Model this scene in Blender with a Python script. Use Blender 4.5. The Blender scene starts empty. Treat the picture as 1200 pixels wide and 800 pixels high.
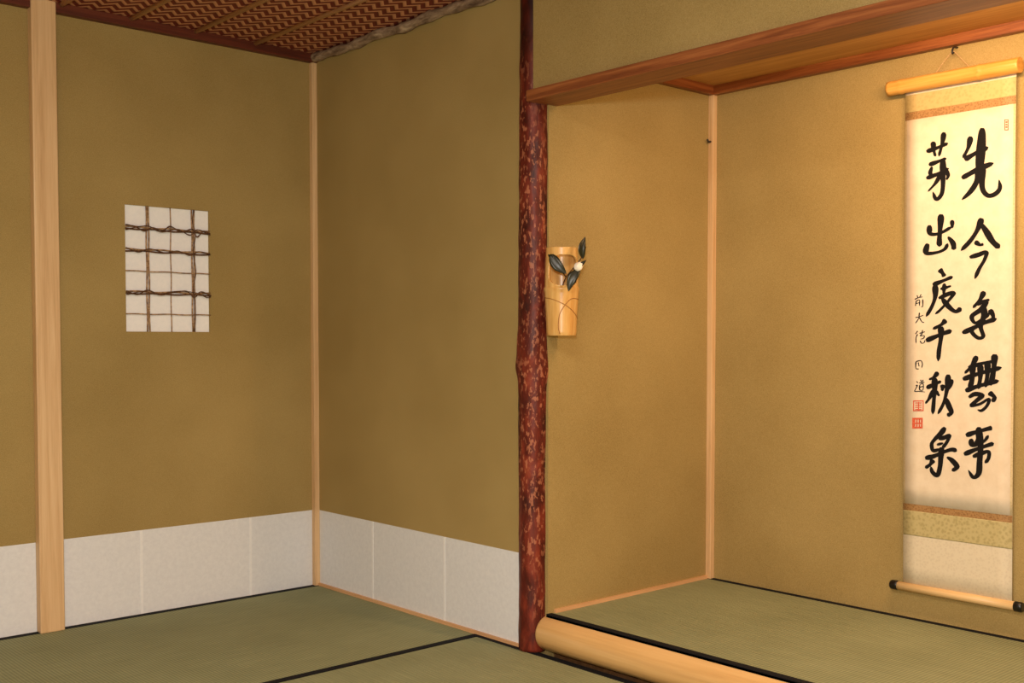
import bpy, bmesh, math, random
from mathutils import Vector, Matrix
random.seed(4)
scene=bpy.context.scene
COL=bpy.context.collection
# ------------------------------------------------------------------ helpers
def srgb(r,g,b):
    def f(c):
        c/=255.0
        return c/12.92 if c<=0.04045 else ((c+0.055)/1.055)**2.4
    return (f(r),f(g),f(b),1.0)
class NT:
    def __init__(s,name,rough=0.8,spec=0.3):
        s.m=bpy.data.materials.new(name); s.m.use_nodes=True
        s.nt=s.m.node_tree; s.b=s.nt.nodes['Principled BSDF']
        s.b.inputs['Roughness'].default_value=rough
        s.b.inputs['Specular IOR Level'].default_value=spec
        s.tc=s.nt.nodes.new('ShaderNodeTexCoord')
    def n(s,t,**k):
        x=s.nt.nodes.new(t)
        for a,v in k.items(): setattr(x,a,v)
        return x
    def l(s,a,b): s.nt.links.new(a,b)
    def mapping(s,scale=(1,1,1),rot=(0,0,0)):
        m=s.n('ShaderNodeMapping'); m.inputs['Scale'].default_value=scale; m.inputs['Rotation'].default_value=rot
        s.l(s.tc.outputs['Object'],m.inputs['Vector']); return m.outputs[0]
    def noise(s,vec,scale=5,detail=4,rough=0.6,dist=0.0):
        x=s.n('ShaderNodeTexNoise'); x.inputs['Scale'].default_value=scale; x.inputs['Detail'].default_value=detail
        x.inputs['Roughness'].default_value=rough; x.inputs['Distortion'].default_value=dist
        s.l(vec,x.inputs['Vector']); return x.outputs['Fac']
    def ramp(s,fac,stops,interp='LINEAR'):
        r=s.n('ShaderNodeValToRGB'); r.color_ramp.interpolation=interp
        e=r.color_ramp.elements
        while len(e)<len(stops): e.new(0.5)
        for i,(p,c) in enumerate(stops): e[i].position=p; e[i].color=c
        s.l(fac,r.inputs[0]); return r.outputs[0]
    def math(s,op,a,b=None,c=None):
        m=s.n('ShaderNodeMath',operation=op)
        for i,v in enumerate((a,b,c)):
            if v is None: continue
            if isinstance(v,(int,float)): m.inputs[i].default_value=v
            else: s.l(v,m.inputs[i])
        return m.outputs[0]
    def mix(s,fac,a,b,blend='MIX'):
        m=s.n('ShaderNodeMix',data_type='RGBA',blend_type=blend)
        for sock,v in ((m.inputs[0],fac),(m.inputs[6],a),(m.inputs[7],b)):
            if isinstance(v,(int,float,tuple)): sock.default_value=v
            else: s.l(v,sock)
        return m.outputs[2]
    def color(s,c):
        if isinstance(c,tuple): s.b.inputs['Base Color'].default_value=c
        else: s.l(c,s.b.inputs['Base Color'])
    def bump(s,h,strength=0.2,dist=0.002):
        b=s.n('ShaderNodeBump'); b.inputs['Strength'].default_value=strength; b.inputs['Distance'].default_value=dist
        s.l(h,b.inputs['Height']); s.l(b.outputs[0],s.b.inputs['Normal'])

def mesh_obj(name,verts,faces,mat=None,smooth=False,parent=None):
    me=bpy.data.meshes.new(name); me.from_pydata([tuple(v) for v in verts],[],faces); me.update()
    o=bpy.data.objects.new(name,me); COL.objects.link(o)
    if mat: me.materials.append(mat)
    bm=bmesh.new(); bm.from_mesh(me); bmesh.ops.recalc_face_normals(bm,faces=bm.faces); bm.to_mesh(me); bm.free()
    if smooth:
        for p in me.polygons: p.use_smooth=True
    if parent: o.parent=parent
    return o
def boxdata(b):
    x0,x1,y0,y1,z0,z1=b
    v=[(x0,y0,z0),(x1,y0,z0),(x1,y1,z0),(x0,y1,z0),(x0,y0,z1),(x1,y0,z1),(x1,y1,z1),(x0,y1,z1)]
    f=[(0,3,2,1),(4,5,6,7),(0,1,5,4),(1,2,6,5),(2,3,7,6),(3,0,4,7)]
    return v,f
def boxes(name,bs,mat,bevel=0,parent=None):
    V=[];F=[]
    for b in bs:
        v,f=boxdata(b); n=len(V); V+=v; F+=[tuple(i+n for i in q) for q in f]
    o=mesh_obj(name,V,F,mat,parent=parent)
    if bevel:
        m=o.modifiers.new('bev','BEVEL'); m.width=bevel; m.segments=2
    return o
def empty(name,loc=(0,0,0)):
    e=bpy.data.objects.new(name,None); e.empty_display_size=0.05; COL.objects.link(e); return e
def catmull(pts,n=8):
    P=[Vector(p) for p in pts]
    if len(P)<3:
        return [P[0].lerp(P[1],i/(n*1.0)) for i in range(n+1)]
    Q=[P[0]*2-P[1]]+P+[P[-1]*2-P[-2]]; out=[]
    for i in range(1,len(Q)-2):
        for k in range(n):
            t=k/n; a,b,c,d=Q[i-1],Q[i],Q[i+1],Q[i+2]
            out.append(0.5*((2*b)+(c-a)*t+(2*a-5*b+4*c-d)*t*t+(3*b-a-3*c+d)*t**3))
    out.append(P[-1]); return out
def tube(name,pts,rads,mat,seg=20,parent=None,jit=0.0,squash=None,smooth=True):
    V=[];F=[]
    pts=[Vector(p) for p in pts]
    N=len(pts)
    if isinstance(rads,(int,float)): rads=[rads]*N
    ref=None
    for i,p in enumerate(pts):
        t=(pts[min(i+1,N-1)]-pts[max(i-1,0)]).normalized()
        if ref is None:
            ref=Vector((0,0,1)) if abs(t.z)<0.9 else Vector((1,0,0))
        u=(ref-t*ref.dot(t)).normalized(); w=t.cross(u); ref=u
        for k in range(seg):
            a=2*math.pi*k/seg; r=rads[i]*(1+random.uniform(-jit,jit))
            V.append(p+u*math.cos(a)*r+w*math.sin(a)*r)
    for i in range(N-1):
        for k in range(seg):
            a=i*seg+k;b=i*seg+(k+1)%seg; F.append((a,b,b+seg,a+seg))
    F.append(tuple(range(seg))[::-1]); F.append(tuple(range((N-1)*seg,N*seg)))
    o=mesh_obj(name,V,F,mat,smooth=smooth,parent=parent)
    if smooth:
        o.data.polygons[-1].use_smooth=False; o.data.polygons[-2].use_smooth=False
    return o
# ------------------------------------------------------------------ materials
def plaster(name,c1,c2):
    m=NT(name,0.92,0.15); v=m.mapping()
    f=m.noise(v,380,3,0.7); g=m.noise(v,2.2,3,0.5)
    mx=m.math('ADD',m.math('MULTIPLY',f,0.7),m.math('MULTIPLY',g,0.3))
    m.color(m.ramp(mx,[(0.36,c1),(0.64,c2)])); m.bump(f,0.35,0.0015); return m.m
M_wall=plaster('olive_sand_plaster',srgb(146,124,74),srgb(178,155,101))
def wood(name,c1,c2,c3,axis='z',rough=0.5,scale=1.0,spec=0.4):
    m=NT(name,rough,spec)
    sc={'z':(28,28,1.0),'y':(28,1.0,28),'x':(1.0,28,28)}[axis]
    v=m.mapping(tuple(q*scale for q in sc))
    f=m.noise(v,1.6,5,0.6,0.6); g=m.noise(v,9,3,0.6)
    mx=m.math('ADD',m.math('MULTIPLY',f,0.75),m.math('MULTIPLY',g,0.25))
    m.color(m.ramp(mx,[(0.3,c1),(0.5,c2),(0.7,c3)])); m.bump(mx,0.15,0.001); return m.m
M_hinoki_z=wood('pale_hinoki_vertical',srgb(196,156,110),srgb(218,182,136),srgb(230,198,154),'z')
M_hinoki_y=wood('pale_hinoki_rail',srgb(190,140,95),srgb(212,165,118),srgb(226,182,134),'y')
M_hinoki_x=wood('pale_hinoki_rail_x',srgb(190,140,95),srgb(212,165,118),srgb(226,182,134),'x')
M_red_y=wood('reddish_cedar_y',srgb(92,46,24),srgb(136,78,42),srgb(168,106,60),'y',0.45,1.4)
M_red_x=wood('reddish_cedar_x',srgb(92,46,24),srgb(132,74,40),srgb(164,100,56),'x',0.45,1.4)
M_dark_x=wood('dark_cedar_rail',srgb(66,28,18),srgb(94,42,27),srgb(115,58,36),'x',0.5)
M_alc_ceil=wood('alcove_ceiling_board',srgb(168,118,64),srgb(196,146,86),srgb(214,166,104),'y',0.6,0.8)
M_kamachi=wood('polished_log_sill',srgb(192,146,88),srgb(214,172,112),srgb(226,188,130),'y',0.28,0.5,0.5)
M_batten=wood('ceiling_batten_wood',srgb(170,125,95),srgb(205,160,125),srgb(220,178,142),'y',0.5)
def paper(name,c1,c2,sc=60):
    m=NT(name,0.9,0.15); v=m.mapping(); f=m.noise(v,sc,4,0.65)
    m.color(m.ramp(f,[(0.35,c1),(0.65,c2)])); m.bump(f,0.15,0.001); return m.m
M_paper=paper('koshibari_paper',srgb(219,222,227),srgb(227,230,234))
M_paper_lap=paper('koshibari_paper_overlap',srgb(231,233,236),srgb(238,240,242))
M_shoji=paper('shoji_paper',srgb(244,246,249),srgb(250,251,253))
# pine-bark pillar
m=NT('red_pine_bark',0.5,0.3); v=m.mapping((1,1,0.4)); n1=m.noise(v,22,5,0.6,0.3); n2=m.noise(m.mapping((1,1,0.45)),95,3,0.55,0.2)
base=m.ramp(n1,[(0.3,srgb(46,12,8)),(0.48,srgb(88,28,18)),(0.62,srgb(122,46,29)),(0.75,srgb(150,72,45))])
fl=m.ramp(n2,[(0.55,(0,0,0,1)),(0.60,(1,1,1,1))])
n3=m.noise(m.mapping((1,1,0.5)),9,2,0.5)
fl2=m.math('MULTIPLY',m.ramp(n3,[(0.36,(0,0,0,1)),(0.52,(1,1,1,1))]),m.math('MULTIPLY',fl,0.6))
col=m.mix(fl2,base,srgb(184,116,84))
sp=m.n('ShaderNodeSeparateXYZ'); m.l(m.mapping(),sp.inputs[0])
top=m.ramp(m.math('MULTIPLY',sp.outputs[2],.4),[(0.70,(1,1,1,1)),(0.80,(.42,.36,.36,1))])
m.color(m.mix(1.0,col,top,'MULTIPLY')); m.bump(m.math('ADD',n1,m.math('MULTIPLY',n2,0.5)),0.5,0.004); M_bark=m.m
# bleached log
m=NT('bark_edge_log',0.8,0.2); v=m.mapping((1,0.25,1)); n1=m.noise(v,40,5,0.65,0.5)
m.color(m.ramp(n1,[(0.3,srgb(78,58,46)),(0.5,srgb(140,118,96)),(0.7,srgb(186,166,140))])); m.bump(n1,0.6,0.005); M_log=m.m
# woven ceiling (ajiro zig-zag)
m=NT('woven_ajiro_ceiling',0.6,0.3); v=m.mapping(); sp=m.n('ShaderNodeSeparateXYZ'); m.l(v,sp.inputs[0])
X,Y=sp.outputs[0],sp.outputs[1]
ph=m.math('MULTIPLY',X,16.0); tri=m.math('PINGPONG',ph,0.5)
w=m.math('FRACT',m.math('ADD',m.math('MULTIPLY',Y,20.0),m.math('MULTIPLY',tri,1.6)))
tooth=m.ramp(w,[(0.0,srgb(104,36,27)),(0.50,srgb(124,48,35)),(0.57,srgb(220,164,124)),(0.92,srgb(198,138,102)),(1.0,srgb(86,30,22))])
nn=m.noise(m.mapping((60,3,1)),3,3,0.6)
m.color(m.mix(m.math('MULTIPLY',nn,0.2),tooth,srgb(90,40,30),'MULTIPLY')); m.bump(w,0.2,0.002); M_ajiro=m.m
# tatami
def tatami(name,axis):
    m=NT(name,0.75,0.25); v=m.mapping(); sp=m.n('ShaderNodeSeparateXYZ'); m.l(v,sp.inputs[0])
    a,b=(sp.outputs[0],sp.outputs[1]) if axis=='x' else (sp.outputs[1],sp.outputs[0])
    rib=m.math('PINGPONG',m.math('MULTIPLY',a,90.0),0.5)       # ribs across the long side
    thr=m.math('PINGPONG',m.math('MULTIPLY',b,260.0),0.5)
    f=m.noise(m.mapping((3,120,1) if axis=='x' else (120,3,1)),2,4,0.6); g=m.noise(v,3,3,0.5)
    val=m.math('ADD',m.math('ADD',m.math('MULTIPLY',rib,0.5),m.math('MULTIPLY',thr,0.25)),m.math('ADD',m.math('MULTIPLY',f,0.4),m.math('MULTIPLY',g,0.25)))
    m.color(m.ramp(val,[(0.25,srgb(110,114,80)),(0.55,srgb(148,152,114)),(0.85,srgb(176,178,138))]))
    m.bump(m.math('ADD',rib,thr),0.5,0.003); return m.m
M_tat_x=tatami('tatami_rush_x','x'); M_tat_y=tatami('tatami_rush_y','y')
m=NT('black_cloth_border',0.85,0.2); f=m.noise(m.mapping(),300,2); m.color(m.ramp(f,[(0.3,srgb(12,12,15)),(0.7,srgb(24,24,29))])); M_heri=m.m
M_floorwood=wood('floor_base_boards',srgb(90,60,35),srgb(110,76,46),srgb(130,92,58),'x')
# ------------------------------------------------------------------ dimensions (metres)
X0,Y0=2.50,4.053; XL,YR=-1.70,-1.06; H=2.238
XD,YC,ZA=3.393,2.656,0.127; YE=0.62; ZAC=2.003
# walls
wx0,wx1,wz0,wz1=1.679,2.019,1.076,1.551
boxes('wall_left',[(XL-.1,wx0,Y0,Y0+.1,-.06,2.35),(wx1,X0+.1,Y0,Y0+.1,-.06,2.35),(wx0,wx1,Y0,Y0+.1,-.06,wz0),(wx0,wx1,Y0,Y0+.1,wz1,2.35)],M_wall)
boxes('wall_center',[(X0,X0+.1,2.735,Y0,-.06,2.35)],M_wall)
boxes('wall_alcove_left',[(X0+.032,XD+.1,YC,YC+.08,-.06,2.35)],M_wall)
boxes('wall_alcove_back',[(XD,XD+.1,YE-.1,YC,-.06,2.35)],M_wall)
boxes('wall_alcove_right',[(X0+.06,XD,YE-.1,YE,-.06,2.35)],M_wall)
boxes('wall_above_lintel',[(X0-.03,X0+.055,YE-.1,2.664,1.852,2.35)],M_wall)
boxes('wall_right',[(X0,X0+.06,YR,YE,-.06,2.35)],M_wall)
boxes('wall_rear',[(XL-.1,X0+.06,YR-.1,YR,-.06,2.35)],M_wall)
boxes('wall_far_side',[(XL-.1,XL,YR,Y0,-.06,2.35)],M_wall)
boxes('floor',[(XL-.1,XD+.1,YR-.1,Y0+.1,-.14,-.06)],M_floorwood)
boxes('alcove_floor_base',[(X0+.06,XD,YE,YC,-.06,.07)],M_floorwood)
boxes('ceiling',[(XL,X0,YR,Y0,H,H+.08)],M_ajiro)
boxes('ceiling_alcove',[(X0+.055,XD,YE,YC,ZAC,ZAC+.05)],M_alc_ceil)
# ceiling battens
bt=empty('ceiling_battens')
x=2.21; i=0
while x>XL:
    i+=1
    tube('batten_%d'%i,[(x,Y0-.03,H-.006),(x,2.0,H-.006),(x,YR,H-.006)],0.009,M_batten,10,parent=bt); x-=.255
# cross battens over the weave near the corner
boxes('trim_1',[(XL,X0,Y0-.032,Y0,2.203,H)],M_dark_x,0.002)
pts=[];rr=[]
for k in range(60):
    t=k/59; y=Y0-.02-(Y0-.02-2.74)*t
    pts.append((X0-.018+.004*math.sin(k*.5),y,H-.020+.004*math.sin(k*.33+1))); rr.append(.018+.0025*math.sin(k*.9)+random.uniform(-.0012,.0012))
tube('trim_2',pts,rr,M_log,14,jit=.04)
tube('trim_3',[(X0-.048,2.66,H-.02),(X0-.048,1.2,H-.02),(X0-.048,YR,H-.02)],.018,M_log,14)
# alcove ceiling trim
boxes('trim_4',[(X0+.06,XD-.028,YC-.028,YC,1.97,ZAC)],M_red_x,0.001)
boxes('trim_5',[(XD-.028,XD,YE,YC,1.97,ZAC)],M_red_y,0.001)
# corner posts
boxes('trim_6',[(X0-.024,X0,Y0-.024,Y0,0,2.203)],M_hinoki_z,0.002)
boxes('trim_7',[(XD-.024,XD,YC-.024,YC,ZA,1.97)],M_hinoki_z,0.002)
# low baseboards
boxes('baseboard_center',[(X0-.010,X0,2.755,Y0-.024,0,.012)],M_hinoki_y)
boxes('baseboard_alcove_left',[(X0+.06,XD-.024,YC-.010,YC,ZA,ZA+.012)],M_hinoki_x)
# square wall post
boxes('wooden_wall_post',[(1.338,1.424,4.013,Y0,0,H)],M_hinoki_z,0.004)
# paper wainscot
ZP=.322
wp=empty('paper_wainscot')
xs=[-1.7,-1.2,-.74,-.28,.18,.64,1.10,1.338]
boxes('sheets',[(xs[i],xs[i+1],Y0-.0012,Y0,0.002,ZP) for i in range(len(xs)-1)],M_paper,parent=wp)
boxes('sheet_laps',[(a-.005,a+.005,Y0-.0024,Y0-.0012,0.002,ZP) for a in (1.10,.64)],M_paper_lap,parent=wp)
wp=empty('paper_wainscot')
boxes('sheets',[(1.424,1.726,Y0-.0012,Y0,0.002,ZP),(1.726,2.185,Y0-.0012,Y0,0.002,ZP),(2.185,X0-.024,Y0-.0012,Y0,0.002,ZP)],M_paper,parent=wp)
boxes('sheet_laps',[(a-.005,a+.005,Y0-.0024,Y0-.0012,0.002,ZP) for a in (1.726,2.185)],M_paper_lap,parent=wp)
wp=empty('paper_wainscot')
boxes('sheets',[(X0-.0012,X0,3.635,Y0-.024,.012,ZP),(X0-.0012,X0,3.173,3.635,.012,ZP),(X0-.0012,X0,2.75,3.173,.012,ZP)],M_paper,parent=wp)
boxes('sheet_laps',[(X0-.0024,X0-.0012,a-.005,a+.005,.012,ZP) for a in (3.635,3.173)],M_paper_lap,parent=wp)
# ------------------------------------------------------------------ tatami
def mat_(x0,x1,y0,y1,long_axis,ztop=0.0,th=.055,bw=.028):
    e=empty('tatami_mat')
    g=.001
    x0+=g;x1-=g;y0+=g;y1-=g
    boxes('rush_surface',[(x0,x1,y0,y1,ztop-th,ztop)],M_tat_x if long_axis=='x' else M_tat_y,0.002,parent=e)
    if long_axis=='x': bs=[(x0,x1,y0,y0+bw,ztop-.01,ztop+.0015),(x0,x1,y1-bw,y1,ztop-.01,ztop+.0015)]
    else: bs=[(x0,x0+bw,y0,y1,ztop-.01,ztop+.0015),(x1-bw,x1,y0,y1,ztop-.01,ztop+.0015)]
    boxes('cloth_border',bs,M_heri,parent=e)
    return e
mat_(.40,X0,2.96,Y0,'x'); mat_(-1.70,.40,2.96,Y0,'x')
for r in ((.95,2.96),(-1.06,.95)):
    for a in (1.45,.40,-.65,-1.70): mat_(a,a+1.05,r[0],r[1],'y')
mat_(X0+.022,XD,YE,YC,'y',ZA,.055,.024)
# ------------------------------------------------------------------ alcove sill log (D-profile)
prof=[]
for k in range(17):
    a=math.pi*(-0.42)+ (math.pi*0.92)*k/16
    prof.append((X0+.045-.062*math.cos(a), .062+.060*math.sin(a)))
prof+= [(X0+.045,.122),(X0+.045,.0)]
prof=[(px_,max(0.0,pz)) for px_,pz in prof]
V=[];F=[];n=len(prof); ys=[2.674,2.669,2.662]+[2.662-(2.662-YE)*k/12 for k in range(1,13)]
for j,y in enumerate(ys):
    s=(.86,.96,1.0)[j] if j<3 else 1.0
    for (a,b) in prof: V.append((X0+.045+(a-X0-.045)*s, y, .062+(b-.062)*s))
for j in range(len(ys)-1):
    for k in range(n):
        a=j*n+k;b=j*n+(k+1)%n; F.append((a,b,b+n,a+n))
F.append(tuple(range(n))); F.append(tuple(range((len(ys)-1)*n,len(ys)*n))[::-1])
mesh_obj('alcove_sill_log',V,F,M_kamachi,True)
# lintel
boxes('alcove_lintel',[(X0-.060,X0+.070,YE,2.666,1.818,1.8535)],M_red_y,0.002)
# ------------------------------------------------------------------ bark pillar
def lerp(tab,z):
    for (a,b),(c,d) in zip(tab,tab[1:]):
        if a<=z<=c: return b+(d-b)*(z-a)/(c-a)
    return tab[-1][1]
rad=[(0,.0470),(.25,.0470),(.6,.048),(.85,.0495),(.92,.052),(.97,.0555),(1.02,.054),(1.10,.050),(1.5,.0495),(1.9,.048),(2.3,.046)]
V=[];F=[];seg=48;NZ=240
from mathutils import noise as mn
for i in range(NZ+1):
    z=H*i/NZ
    cx=2.515+.002*math.sin(z*3.1); cy=2.711+.004*math.sin(z*2.3+.5)
    for k in range(seg):
        a=2*math.pi*k/seg
        d=mn.noise(Vector((math.cos(a)*1.4,math.sin(a)*1.4,z*7)))*.0022+mn.noise(Vector((math.cos(a)*4,math.sin(a)*4,z*22)))*.0016
        kn=0
        for (kz,ka,kr,kh) in ((1.0,-2.5,.035,.006),(.95,2.6,.03,.005),(.94,-1.3,.04,.005),(1.62,-2.0,.03,.004),(.5,-2.9,.03,.004),(1.93,2.9,.03,.005)):
            da=(a-ka+math.pi)%(2*math.pi)-math.pi
            kn+=kh*math.exp(-((z-kz)/kr)**2-(da/.5)**2)
        r=lerp(rad,z)+d+kn
        V.append((cx+r*math.cos(a),cy+r*math.sin(a),z))
for i in range(NZ):
    for k in range(seg):
        a=i*seg+k;b=i*seg+(k+1)%seg; F.append((a,b,b+seg,a+seg))
F.append(tuple(range(seg))); F.append(tuple(range(NZ*seg,(NZ+1)*seg)))
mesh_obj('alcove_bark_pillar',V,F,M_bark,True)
# ------------------------------------------------------------------ lattice window
m=NT('window_reed',0.5,0.4); f=m.noise(m.mapping((30,30,30)),3,3); m.color(m.ramp(f,[(0.3,srgb(96,68,46)),(0.5,srgb(158,124,88)),(0.7,srgb(204,172,132))])); M_reed=m.m
m=NT('window_vine',0.6,0.3); f=m.noise(m.mapping((30,30,30)),3,3); m.color(m.ramp(f,[(0.3,srgb(60,38,26)),(0.6,srgb(106,72,48)),(0.8,srgb(150,110,76))])); M_vine=m.m
W=empty('window_1')
boxes('paper_pane',[(wx0,wx1,Y0+.012,Y0+.016,wz0,wz1)],M_shoji,parent=W)
yy=Y0+.004
def ux(u): return wx0+(wx1-wx0)*u
def uz(u): return wz1-(wz1-wz0)*u
for i,(u,n) in enumerate(((.26,2),(.53,1),(.80,2))):
    for j in range(n):
        off=(j-.5*(n-1))*.0085
        pts=[(ux(u)+off+.0012*math.sin(k*1.3+i+j*2),yy,wz0+(wz1-wz0)*k/12) for k in range(13)]
        tube('reed_upright_%d_%d'%(i,j),pts,(.0034 if n==2 else .0024),M_reed,8,parent=W)
for i,(u,n) in enumerate(((.18,2),(.355,2),(.52,1),(.69,2),(.86,1))):
    for j in range(n):
        off=(j-.5*(n-1))*.007
        pts=[(wx0+(wx1-wx0)*k/16,yy-.005,uz(u)-off+(.002*math.sin(k*.9+i*2+j*3) if n==2 else .001*math.sin(k))) for k in range(17)]
        tube('reed_rail_%d_%d'%(i,j),pts,(.003 if n==2 else .0022),M_reed if j==0 else M_vine,8,parent=W)
def vine(pts,r=.0022):
    P=catmull([(ux(a),yy-.009-.002*math.sin(a*20),uz(b)) for a,b in pts],8)
    tube('vine_%d'%len(W.children),P,[r*(1+.2*math.sin(i)) for i in range(len(P))],M_vine,8,parent=W)
vine([(0,.16),(.1,.17),(.22,.20),(.3,.17),(.42,.19),(.52,.15),(.65,.19),(.78,.16),(.84,.22),(.92,.17),(1,.19)],.0026)
vine([(0,.20),(.15,.17),(.27,.16),(.4,.20),(.6,.17),(.75,.21),(.85,.16),(1,.20)],.002)
vine([(0,.34),(.14,.37),(.28,.34),(.45,.365),(.6,.345),(.75,.375),(.86,.34),(1,.36)],.002)
vine([(0,.68),(.12,.705),(.25,.67),(.38,.705),(.55,.68),(.7,.67),(.8,.715),(.88,.67),(1,.70)],.0025)
vine([(0,.71),(.2,.68),(.35,.70),(.6,.67),(.82,.68),(.95,.715),(1,.71)],.0018)
vine([(.80,0),(.785,.1),(.82,.2),(.79,.34),(.82,.5),(.785,.66),(.81,.8),(.80,1)],.002)
# ------------------------------------------------------------------ hanging scroll
S=empty('hanging_scroll')
XS=XD-.020
M_spaper=paper('scroll_paper',srgb(220,204,178),srgb(228,214,190),25)
def brocade(name,c1,c2,sc):
    m=NT(name,0.6,0.3); v=m.mapping(); 
    vo=m.n('ShaderNodeTexVoronoi'); vo.inputs['Scale'].default_value=sc; m.l(v,vo.inputs['Vector'])
    f=m.noise(v,sc*.8,4,.7,1.0); mx=m.math('ADD',m.math('MULTIPLY',vo.outputs[0],.5),m.math('MULTIPLY',f,.6))
    m.color(m.ramp(mx,[(.42,c1),(.58,c2)])); return m.m
M_silk=brocade('scroll_plain_silk',srgb(212,200,174),srgb(219,208,182),120)
M_broc=brocade('scroll_gold_brocade',srgb(172,158,108),srgb(190,176,126),90)
M_broct=brocade('scroll_top_silk',srgb(184,160,104),srgb(192,170,114),90)
M_band=brocade('scroll_brown_band',srgb(138,102,60),srgb(166,128,82),160)
M_side=brocade('scroll_edge_silk',srgb(206,184,138),srgb(216,196,152),160)
def surf(name,y0,y1,z0,z1,dx,mat):
    # slightly wavy hanging cloth
    V=[];F=[];NYs,NZs=8,24
    for i in range(NZs+1):
        for j in range(NYs+1):
            y=y0+(y1-y0)*j/NYs; z=z0+(z1-z0)*i/NZs
            V.append((XS-dx+.0012*math.sin(z*7)+.0008*math.sin((y-1.5)*14),y-.010*(1.76-z)/1.25,z))
    for i in range(NZs):
        for j in range(NYs):
            a=i*(NYs+1)+j; F.append((a,a+1,a+NYs+2,a+NYs+1))
    o=mesh_obj(name,V,F,mat,True,parent=S); md=o.modifiers.new('s','SOLIDIFY'); md.thickness=.0006; md.offset=0; return o
YL_,YR_=1.852,1.494
surf('mount_silk',YR_,YL_,.232,1.865,0,M_silk)
surf('top_brocade',YR_,YL_,1.782,1.838,.0008,M_broct)
surf('top_band',YR_,YL_,1.757,1.782,.0009,M_band)
surf('side_silk',YR_,YL_,.508,1.757,.0008,M_side)
surf('paper_sheet',YR_+.007,YL_-.007,.508,1.757,.0016,M_spaper)
surf('bottom_band',YR_,YL_,.486,.508,.0009,M_band)
surf('bottom_brocade',YR_,YL_,.405,.486,.0008,M_broc)
M_rod=wood('scroll_roller_wood',srgb(206,168,110),srgb(226,190,134),srgb(236,204,150),'y',.4)
m=NT('black_lacquer_knob',.3,.5); f=m.noise(m.mapping(),20); m.color(m.ramp(f,[(.3,srgb(10,9,9)),(.7,srgb(20,18,17))])); M_lac=m.m
m=NT('bamboo_golden',.35,.45); f=m.noise(m.mapping((40,1.5,40)),2,4); m.color(m.ramp(f,[(.3,srgb(196,136,54)),(.5,srgb(214,158,76)),(.7,srgb(226,176,96))])); M_bam=m.m
yc=1.665
tube('bottom_roller',[(XS,yc-.195,.232),(XS,yc,.232),(XS,yc+.195,.232)],.014,M_rod,20,parent=S)
for i,(a,b) in enumerate(((yc-.218,yc-.190),(yc+.190,yc+.218))):
    tube('roller_knob_%d'%i,[(XS,a,.232),(XS,a+.004,.232),(XS,b-.004,.232),(XS,b,.232)],[.013,.0155,.0155,.013],M_lac,20,parent=S)
# bamboo top hanger
P=[];R=[]
y0b,y1b=1.478,1.906
for k in range(61):
    y=y0b+(y1b-y0b)*k/60; P.append((XS-.012,y,1.868)); R.append(.0235+.0025*math.exp(-((y-1.86)/.004)**2)+.0025*math.exp(-((y-1.60)/.004)**2))
tube('bamboo_hanger',P,R,M_bam,24,parent=S)
m=NT('scroll_cord',.7,.3); f=m.noise(m.mapping(),400); m.color(m.ramp(f,[(.3,srgb(150,120,80)),(.7,srgb(200,170,120))])); M_cord=m.m
hk=(XS-.008,1.690,1.952)
for i,y in enumerate((1.745,1.635)):
    tube('cord_%d'%i,catmull([hk,(XS-.012,(y+hk[1])/2,1.922),(XS-.012,y,1.890)],6),.0018,M_cord,8,parent=S)
m=NT('blackened_iron',.5,.5); f=m.noise(m.mapping(),60); m.color(m.ramp(f,[(.3,srgb(30,26,24)),(.7,srgb(50,44,40))])); M_iron=m.m
tube('wall_hook',catmull([(XD,1.690,1.966),(XS-.005,1.690,1.962),(XS-.014,1.690,1.950),(XS-.012,1.690,1.942),(XS-.004,1.690,1.946)],6),.003,M_iron,8,parent=S)
# brush strokes. drawing grid: a to the right, b downward (page units)
m=NT('sumi_ink',.75,.2); f=m.noise(m.mapping(),200,3); m.color(m.ramp(f,[(.3,srgb(10,9,10)),(.7,srgb(22,20,20))])); M_ink=m.m
m=NT('vermilion_seal',.8,.2); f=m.noise(m.mapping(),300,3); m.color(m.ramp(f,[(.4,srgb(196,74,50)),(.6,srgb(214,110,80))])); M_seal=m.m
def page(a,b,dx=.0026):
    y=1.738-.0028*(a-100)-.000027*(b-65)
    z=1.678-.00265*(b-65)+(-.00036+.0006*(b-65)/375)*(a-100)
    return Vector((XS-dx+.0012*math.sin(z*7)+.0008*math.sin((y-1.5)*14),y,z))
SV=[];SF=[]; SH=[0,1.0]
def stroke(pts,w=6.0,w1=None,press=1.0):
    """variable-width brush stroke; pts in page units, w start/w1 end width"""
    if w1 is None: w1=w*.35
    w*=SH[1]; w1*=SH[1]
    pts=[(a+SH[0],b) for a,b in pts]
    P=catmull([(a,b,0) for a,b in pts],7); N=len(P); base=len(SV)
    for i,p in enumerate(P):
        t=i/(N-1); d=(P[min(i+1,N-1)]-P[max(i-1,0)]).normalized(); nrm=Vector((-d.y,d.x,0))
        ww=w+(w1-w)*t
        ww*= (1+.18*math.sin(t*7+w))
        if t<.12: ww*=.45+.55*(t/.12)**.5
        if t>.9: ww*=max(.15,((1-t)/.1)**.5)
        # chisel brush: horizontals a little thinner
        ww*=1-.25*abs(d.x)
        for s in (-.5,.5):
            q=p+nrm*ww*s; SV.append(page(q.x,q.y,.0026+.00003*(len(SF)%9)))
    for i in range(N-1):
        a=base+2*i; SF.append((a,a+1,a+3,a+2))
T=stroke
SH[:]=[100,1.35]
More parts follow.
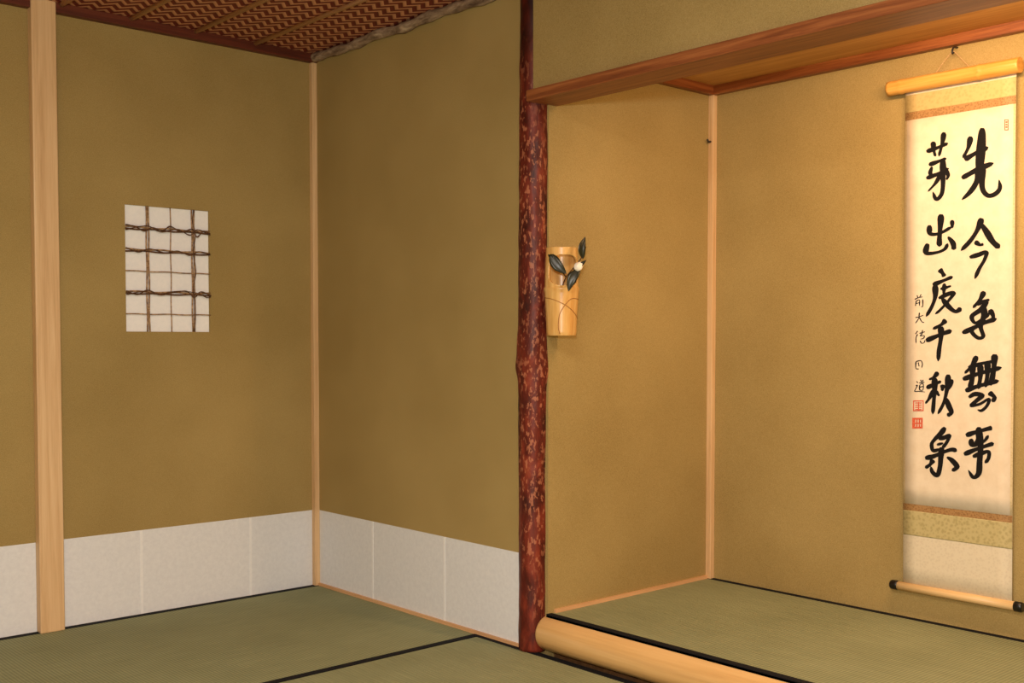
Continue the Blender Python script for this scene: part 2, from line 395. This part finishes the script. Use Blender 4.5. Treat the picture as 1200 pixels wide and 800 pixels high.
# right column: saki
T([(38,60),(35,74),(29,86)],5,3); T([(31,88),(44,80),(58,73)],6,5); T([(51,50),(50,70),(48,96),(46,104)],8,6)
T([(28,110),(40,103),(52,97),(64,92)],7,5); T([(47,100),(45,114),(38,126),(28,136)],7,3)
T([(53,98),(51,112),(52,124),(58,131),(66,129),(71,122),(70,112)],7,3)
# ima
T([(51,158),(46,172),(38,185),(27,197)],6,3.5); T([(49,163),(56,174),(63,186),(71,194)],4,8); T([(43,186),(49,190),(53,189)],5,3)
T([(37,205),(47,202),(56,199),(54,208),(48,219),(43,231)],5,3.5)
# toshi
T([(54,246),(49,256),(41,266)],5,3); T([(45,262),(53,258),(60,256)],4.5,3.5); T([(58,258),(50,268),(40,276),(44,284),(54,278),(60,272)],5,4)
T([(52,262),(54,274),(50,288),(53,300),(47,302),(40,294),(46,286)],6,3); T([(29,296),(40,291),(54,284),(68,279)],5,5.5); T([(60,268),(64,276),(62,284)],5,3)
# nashi
T([(46,324),(40,336),(32,345)],5,3); T([(36,338),(52,333),(68,330)],5,4); T([(30,352),(46,346),(60,342),(74,338)],6,4.5)
T([(41,336),(41,350),(38,364)],6,4); T([(50,334),(50,350),(48,364)],5,4); T([(58,331),(58,346),(56,362)],5,4); T([(66,322),(65,340),(62,360)],6,4)
T([(33,366),(46,361),(60,357),(71,354)],6,4.5); T([(37,374),(44,370),(52,372),(46,378),(40,384),(50,382),(60,376),(58,384),(52,390),(47,389)],5,3); T([(60,368),(66,374),(64,380)],6,3)
# koto
T([(34,420),(46,416),(60,412),(64,411)],6,4.5); T([(49,410),(48,424),(44,432)],5,4); T([(40,424),(42,432),(54,428),(60,420)],4.5,3.5)
T([(32,443),(46,437),(60,432),(66,430)],6,4); T([(42,446),(52,442),(60,440),(60,448),(56,454)],5,3.5)
T([(50,414),(51,434),(50,452),(49,466),(43,471),(37,462)],7,3)
SH[:]=[0,1.28]
# left column: me
T([(86,78),(98,74),(112,68)],5,4.5); T([(94,66),(95,76),(97,84)],5,3); T([(107,55),(105,68),(101,84)],5,3)
T([(89,94),(100,90),(110,86)],5,4); T([(93,96),(91,104),(96,107),(106,103)],4,3.5); T([(86,110),(99,105),(113,98)],5,4)
T([(106,88),(106,104),(106,120),(104,130),(98,135),(94,126)],6.5,3); T([(103,106),(97,116),(88,126)],4.5,2.5); T([(108,96),(112,106),(110,112)],4,3)
# de
T([(104,153),(103,168),(102,182),(102,192)],6,4.5); T([(90,166),(91,176),(102,176),(117,168)],5,4); T([(117,160),(117,170)],4,3)
T([(88,188),(86,199),(98,199),(108,195),(112,188)],5.5,3.5); T([(112,180),(118,188),(119,196)],4,6)
# do
T([(102,219),(106,224),(108,228)],6,4); T([(94,238),(106,233),(118,228)],5.5,4); T([(97,238),(97,252),(93,264),(86,276)],6,3)
T([(103,243),(110,241),(116,239)],4,3); T([(108,236),(107,250)],4,3); T([(101,254),(112,249),(119,248),(112,258),(103,268),(97,273)],5,3); T([(105,254),(113,264),(121,270),(128,266)],5,6)
# chi
T([(110,280),(104,286),(94,291)],6,3); T([(86,305),(98,300),(108,296),(117,293)],6,5); T([(104,288),(104,302),(102,316),(101,330)],6.5,3)
# aki
T([(101,343),(96,349),(90,352)],5,3); T([(87,362),(96,358),(105,354)],5,4); T([(97,350),(97,366),(96,380),(95,394)],6,3); T([(96,364),(91,374),(86,381)],4.5,3); T([(98,366),(103,372)],4.5,3)
T([(107,358),(106,366)],4.5,3.5); T([(118,352),(114,362),(109,368)],4.5,3); T([(113,346),(112,362),(108,380),(101,394)],5.5,3); T([(110,374),(114,384),(117,392),(112,396)],4.5,6)
# raku (cursive: crown, flat cross stroke, hooked stem, side dots)
T([(110,410),(105,417),(98,424),(94,430),(96,438),(104,436)],5.5,4); T([(102,424),(110,422),(115,420),(112,428),(106,436)],5,4); T([(100,431),(108,429)],3.5,3)
T([(86,447),(96,445),(108,440),(118,437),(124,439)],6,4.5); T([(106,434),(105,446),(104,458),(101,468),(95,464),(93,457)],7,3); T([(96,449),(92,455),(86,459)],6,3.5); T([(112,446),(118,450),(124,458),(118,463)],4,6.5)
SH[:]=[0,1.0]
# signature
def sm(l,cx,cy,k=1.0):
    for s in l: T([(cx+a*k,cy+b*k) for a,b in s],1.7*k,1.1*k)
sm([[(-5,-2),(0,-4),(5,-5)],[(-2,-7),(-1,-4)],[(3,-8),(1,-4)],[(-3,0),(-4,6)],[(-3,0),(1,-1),(1,6)],[(-3,3),(1,2)],[(5,-2),(5,6),(3,7)]],77,257)
sm([[(-5,-1),(0,-2),(5,-4)],[(0,-7),(-1,0),(-5,6)],[(0,-1),(3,4),(6,5)]],78,278)
sm([[(-3,-7),(-6,-3)],[(-3,-3),(-5,1),(-5,8)],[(-1,-4),(3,-5),(6,-6)],[(3,-8),(2,-3),(0,-1),(5,-1),(4,2),(0,3)],[(0,5),(2,8),(5,7),(6,4)]],79,300)
sm([[(-4,-4),(-4,4),(0,5)],[(-4,-4),(2,-5),(4,-1),(3,4)],[(-1,-3),(0,2)]],78,334)
sm([[(-4,-6),(-2,-4)],[(-5,-1),(-3,-1),(-5,3),(-6,6),(0,6),(7,7)],[(-1,-4),(6,-5)],[(1,-8),(2,-5)],[(4,-8),(3,-5)],[(0,-2),(0,4),(4,4),(4,-3),(0,-2)],[(0,1),(4,0)]],79,360)
mesh_obj('brush_calligraphy',SV,SF,M_ink,parent=S)
# seals (outlined squares with inner marks)
SV=[];SF=[]
def quad(a0,b0,a1,b1):
    n=len(SV); SV.extend([page(a0,b0,.0028),page(a1,b0,.0028),page(a1,b1,.0028),page(a0,b1,.0028)]); SF.append((n,n+1,n+2,n+3))
def sealbox(a0,b0,a1,b1,t=1.2):
    quad(a0,b0,a1,b0+t);quad(a0,b1-t,a1,b1);quad(a0,b0,a0+t,b1);quad(a1-t,b0,a1,b1)
sealbox(71,377,84,390); [quad(73.5,379.5+2.6*i,81.5,380.6+2.6*i) for i in range(4)]; quad(77,379,78.3,389)
sealbox(70,398,83,411,2.2); [quad(72+3*i,400,73.8+3*i,409.5) for i in range(4)]; quad(72,404,82,405.5)
sealbox(74.5+101,40,79+101,53,.9); [quad(176.8,42.4+3*i,178.8,44+3*i) for i in range(3)]
mesh_obj('red_seals',SV,SF,M_seal,parent=S)
# ------------------------------------------------------------------ bamboo hanging vase
B=empty('hanging_bamboo_vase')
m=NT('vase_bamboo',.3,.5); f=m.noise(m.mapping((30,30,2)),2,4); m.color(m.ramp(f,[(.3,srgb(196,144,74)),(.5,srgb(214,168,98)),(.7,srgb(226,186,118))])); M_vase=m.m
m=NT('vase_crease',.5,.3); f=m.noise(m.mapping(),40); m.color(m.ramp(f,[(.3,srgb(140,90,40)),(.7,srgb(170,116,58))])); M_crease=m.m
vx,vy=2.532,2.594; z0,z1=1.058,1.344
prof=[(0,.047),(.01,.049),(.05,.0505),(.10,.053),(.14,.056),(.153,.0585),(.160,.055),(.19,.0545),(.24,.053),(.262,.0515),(.286,.0515)]
cam_a=math.atan2(-vy,-vx)
seg=160; NV=150; zs=[i*.286/NV for i in range(NV+1)]
V=[];F=[]
for z in zs:
    for k in range(seg):
        a=2*math.pi*k/seg; r=lerp(prof,min(z,.2859))
        V.append((vx+r*math.cos(a),vy+r*math.sin(a),z0+z))
for i in range(NV):
    zc=(zs[i]+zs[i+1])/2
    for k in range(seg):
        a=2*math.pi*(k+.5)/seg; da=(a-cam_a-.25+math.pi)%(2*math.pi)-math.pi
        lim=1.15*math.sqrt(max(0,1-((zc-.212)/.050)**4))
        if abs(zc-.212)<.050 and abs(da)<lim: continue
        p=i*seg+k;q=i*seg+(k+1)%seg; F.append((p,q,q+seg,p+seg))
o=mesh_obj('bamboo_tube',V,F,M_vase,True,parent=B)
md=o.modifiers.new('s','SOLIDIFY'); md.thickness=.007; md.offset=-1
# internal node floor and foot
def disc(name,z,r,mat,h=.004):
    tube(name,[(vx,vy,z-h),(vx,vy,z)],r,mat,32,parent=B)
disc('vase_foot',z0+.012,.044,M_vase,.010); disc('inner_node',z0+.152,.049,M_crease)
def crease(pts,r=.0016):
    P=[]
    for a,z in [(q.x,q.y) for q in catmull([(p[0],p[1],0) for p in pts],8)]:
        rr=lerp(prof,z)+.0003; P.append((vx+rr*math.cos(cam_a+a),vy+rr*math.sin(cam_a+a),z0+z))
    tube('crease_%d'%len(B.children),P,r,M_crease,6,parent=B)
crease([(-1.5,.125),(-.6,.118),(.2,.100),(.9,.075),(1.5,.055)],.0013)
crease([(1.5,.118),(.7,.120),(.3,.104),(-.1,.070),(-.2,.030),(-.1,0.005)],.0013)
tube('hanging_peg',[(2.515,2.690,1.30),(vx+.004,vy+.048,1.30)],.004,M_iron,10,parent=B)
# flower branch
m=NT('camellia_leaf',.35,.45); f=m.noise(m.mapping(),30); m.color(m.ramp(f,[(.3,srgb(16,20,9)),(.7,srgb(34,38,18))])); M_leaf=m.m
m=NT('branch_bark',.8,.2); f=m.noise(m.mapping(),80); m.color(m.ramp(f,[(.3,srgb(60,40,24)),(.7,srgb(100,72,46))])); M_stem=m.m
m=NT('camellia_bud',.5,.3); f=m.noise(m.mapping(),60); m.color(m.ramp(f,[(.3,srgb(236,226,206)),(.7,srgb(250,244,232))])); M_bud=m.m
Fl=empty('camellia_branch')
fw=Vector((math.cos(cam_a),math.sin(cam_a),0)); rt=Vector((-fw.y,fw.x,0))  # fw: toward room, rt: to the right as seen from the room
def VP(a,f_,z): # a right, f_ toward room, z above vase base
    return Vector((vx,vy,z0))+rt*a+fw*f_+Vector((0,0,z))
tube('stem_main',catmull([VP(0,.0,.156),VP(.015,.03,.19),VP(.045,.058,.225),VP(.064,.062,.25),VP(.078,.058,.285)],8),.0018,M_stem,8,parent=Fl)
tube('stem_side',catmull([VP(.015,.03,.19),VP(-.005,.055,.215),VP(-.016,.06,.235)],8),.0015,M_stem,8,parent=Fl)
tube('stem_low',catmull([VP(.04,.055,.215),VP(.045,.064,.19),VP(.046,.068,.17)],8),.0015,M_stem,8,parent=Fl)
def leaf(base,tip,width,normal,curl=.006,bend=0.0):
    base=Vector(base);tip=Vector(tip); L=tip-base; d=L.normalized(); nn=(normal-d*normal.dot(d)).normalized(); s=d.cross(nn)
    V=[];F=[];N=14
    for i in range(N+1):
        t=i/N; wv=width*math.sin(math.pi*t**.8)**.8 if 0<t<1 else 0.0002
        c=base+L*t+nn*(curl*math.sin(math.pi*t))+s*bend*math.sin(math.pi*t)
        for j in (-1,-.5,0,.5,1): V.append(c+s*wv*.5*j+nn*.004*abs(j)*math.sin(math.pi*t))
    for i in range(N):
        for j in range(4):
            a=i*5+j; F.append((a,a+1,a+6,a+5))
    o=mesh_obj('leaf_%d'%len(Fl.children),V,F,M_leaf,True,parent=Fl); q=o.modifiers.new('s','SOLIDIFY'); q.thickness=.0008
leaf(VP(-.036,.062,.262),VP(.016,.064,.198),.036,fw,bend=.006)
leaf(VP(.068,.060,.246),VP(.076,.058,.318),.025,fw*.9+rt*.3,bend=-.010)
leaf(VP(.058,.066,.214),VP(.022,.070,.142),.032,fw,bend=.008)
leaf(VP(.05,.062,.212),VP(.080,.066,.242),.014,fw-rt*.3)
leaf(VP(-.016,.06,.235),VP(-.044,.055,.262),.014,fw)
# bud of overlapping petals
bme=bmesh.new(); bmesh.ops.create_uvsphere(bme,u_segments=20,v_segments=14,radius=1)
for v_ in bme.verts:
    a=math.atan2(v_.co.y,v_.co.x); k=1+.08*math.cos(5*a+v_.co.z*2); s=.0140*(1-.25*max(0,v_.co.z))
    v_.co=Vector((v_.co.x*k*s,v_.co.y*k*s,v_.co.z*.017))
me=bpy.data.meshes.new('flower_bud'); bme.to_mesh(me); bme.free(); me.materials.append(M_bud)
for p in me.polygons: p.use_smooth=True
o=bpy.data.objects.new('flower_bud',me); COL.objects.link(o); o.location=VP(.055,.066,.222); o.rotation_euler=(.4,.6,0); o.parent=Fl
# small wall nail on alcove corner post
tube('alcove_corner_nail',catmull([(XD-.024,YC-.012,1.795),(XD-.040,YC-.014,1.793),(XD-.046,YC-.014,1.802)],5),.004,M_iron,8)
# ------------------------------------------------------------------ lights
def area(name,loc,target,size,power,col,sy=None):
    l=bpy.data.lights.new(name,'AREA'); l.energy=power; l.color=col; l.size=size
    if sy: l.shape='RECTANGLE'; l.size_y=sy
    o=bpy.data.objects.new(name,l); COL.objects.link(o); o.location=loc
    o.rotation_euler=(Vector(target)-Vector(loc)).to_track_quat('-Z','Y').to_euler(); return o
area('room_fill_light',(.4,1.0,2.15),(.4,1.0,0),.8,58,(1,.90,.75))  # unseen overhead area light, added as ambient fill for the room
l=bpy.data.lights.new('camera_flash','POINT'); l.energy=205; l.color=(1,.96,.92); l.shadow_soft_size=.09
o=bpy.data.objects.new('camera_flash',l); COL.objects.link(o); o.location=(-.15,-.1,1.30)
al=area('alcove_lamp',(2.72,1.35,1.955),(3.35,1.6,.9),.9,21,(1,.63,.35),.08)
zax=Vector((-.55,-.15,.82)).normalized(); xax=(Vector((0,1,0))-zax*zax.y).normalized(); yax=zax.cross(xax)
al.rotation_euler=Matrix((xax,yax,zax)).transposed().to_euler()
w=bpy.data.worlds.new('room_world'); scene.world=w; w.use_nodes=True
w.node_tree.nodes['Background'].inputs[0].default_value=(.9,.85,.75,1); w.node_tree.nodes['Background'].inputs[1].default_value=.05
# ------------------------------------------------------------------ camera
c=bpy.data.cameras.new('camera'); co=bpy.data.objects.new('camera',c); COL.objects.link(co); scene.camera=co
c.sensor_fit='HORIZONTAL'; c.sensor_width=36; c.lens=36*1293.45/1200; c.shift_y=46.18/1200; c.clip_start=.02
th,p=.8422,.0367
fwd=Vector((math.cos(th)*math.cos(p),math.sin(th)*math.cos(p),-math.sin(p)))
co.location=(0,0,1.0428); co.rotation_euler=fwd.to_track_quat('-Z','Y').to_euler()
scene.view_settings.view_transform='Standard'
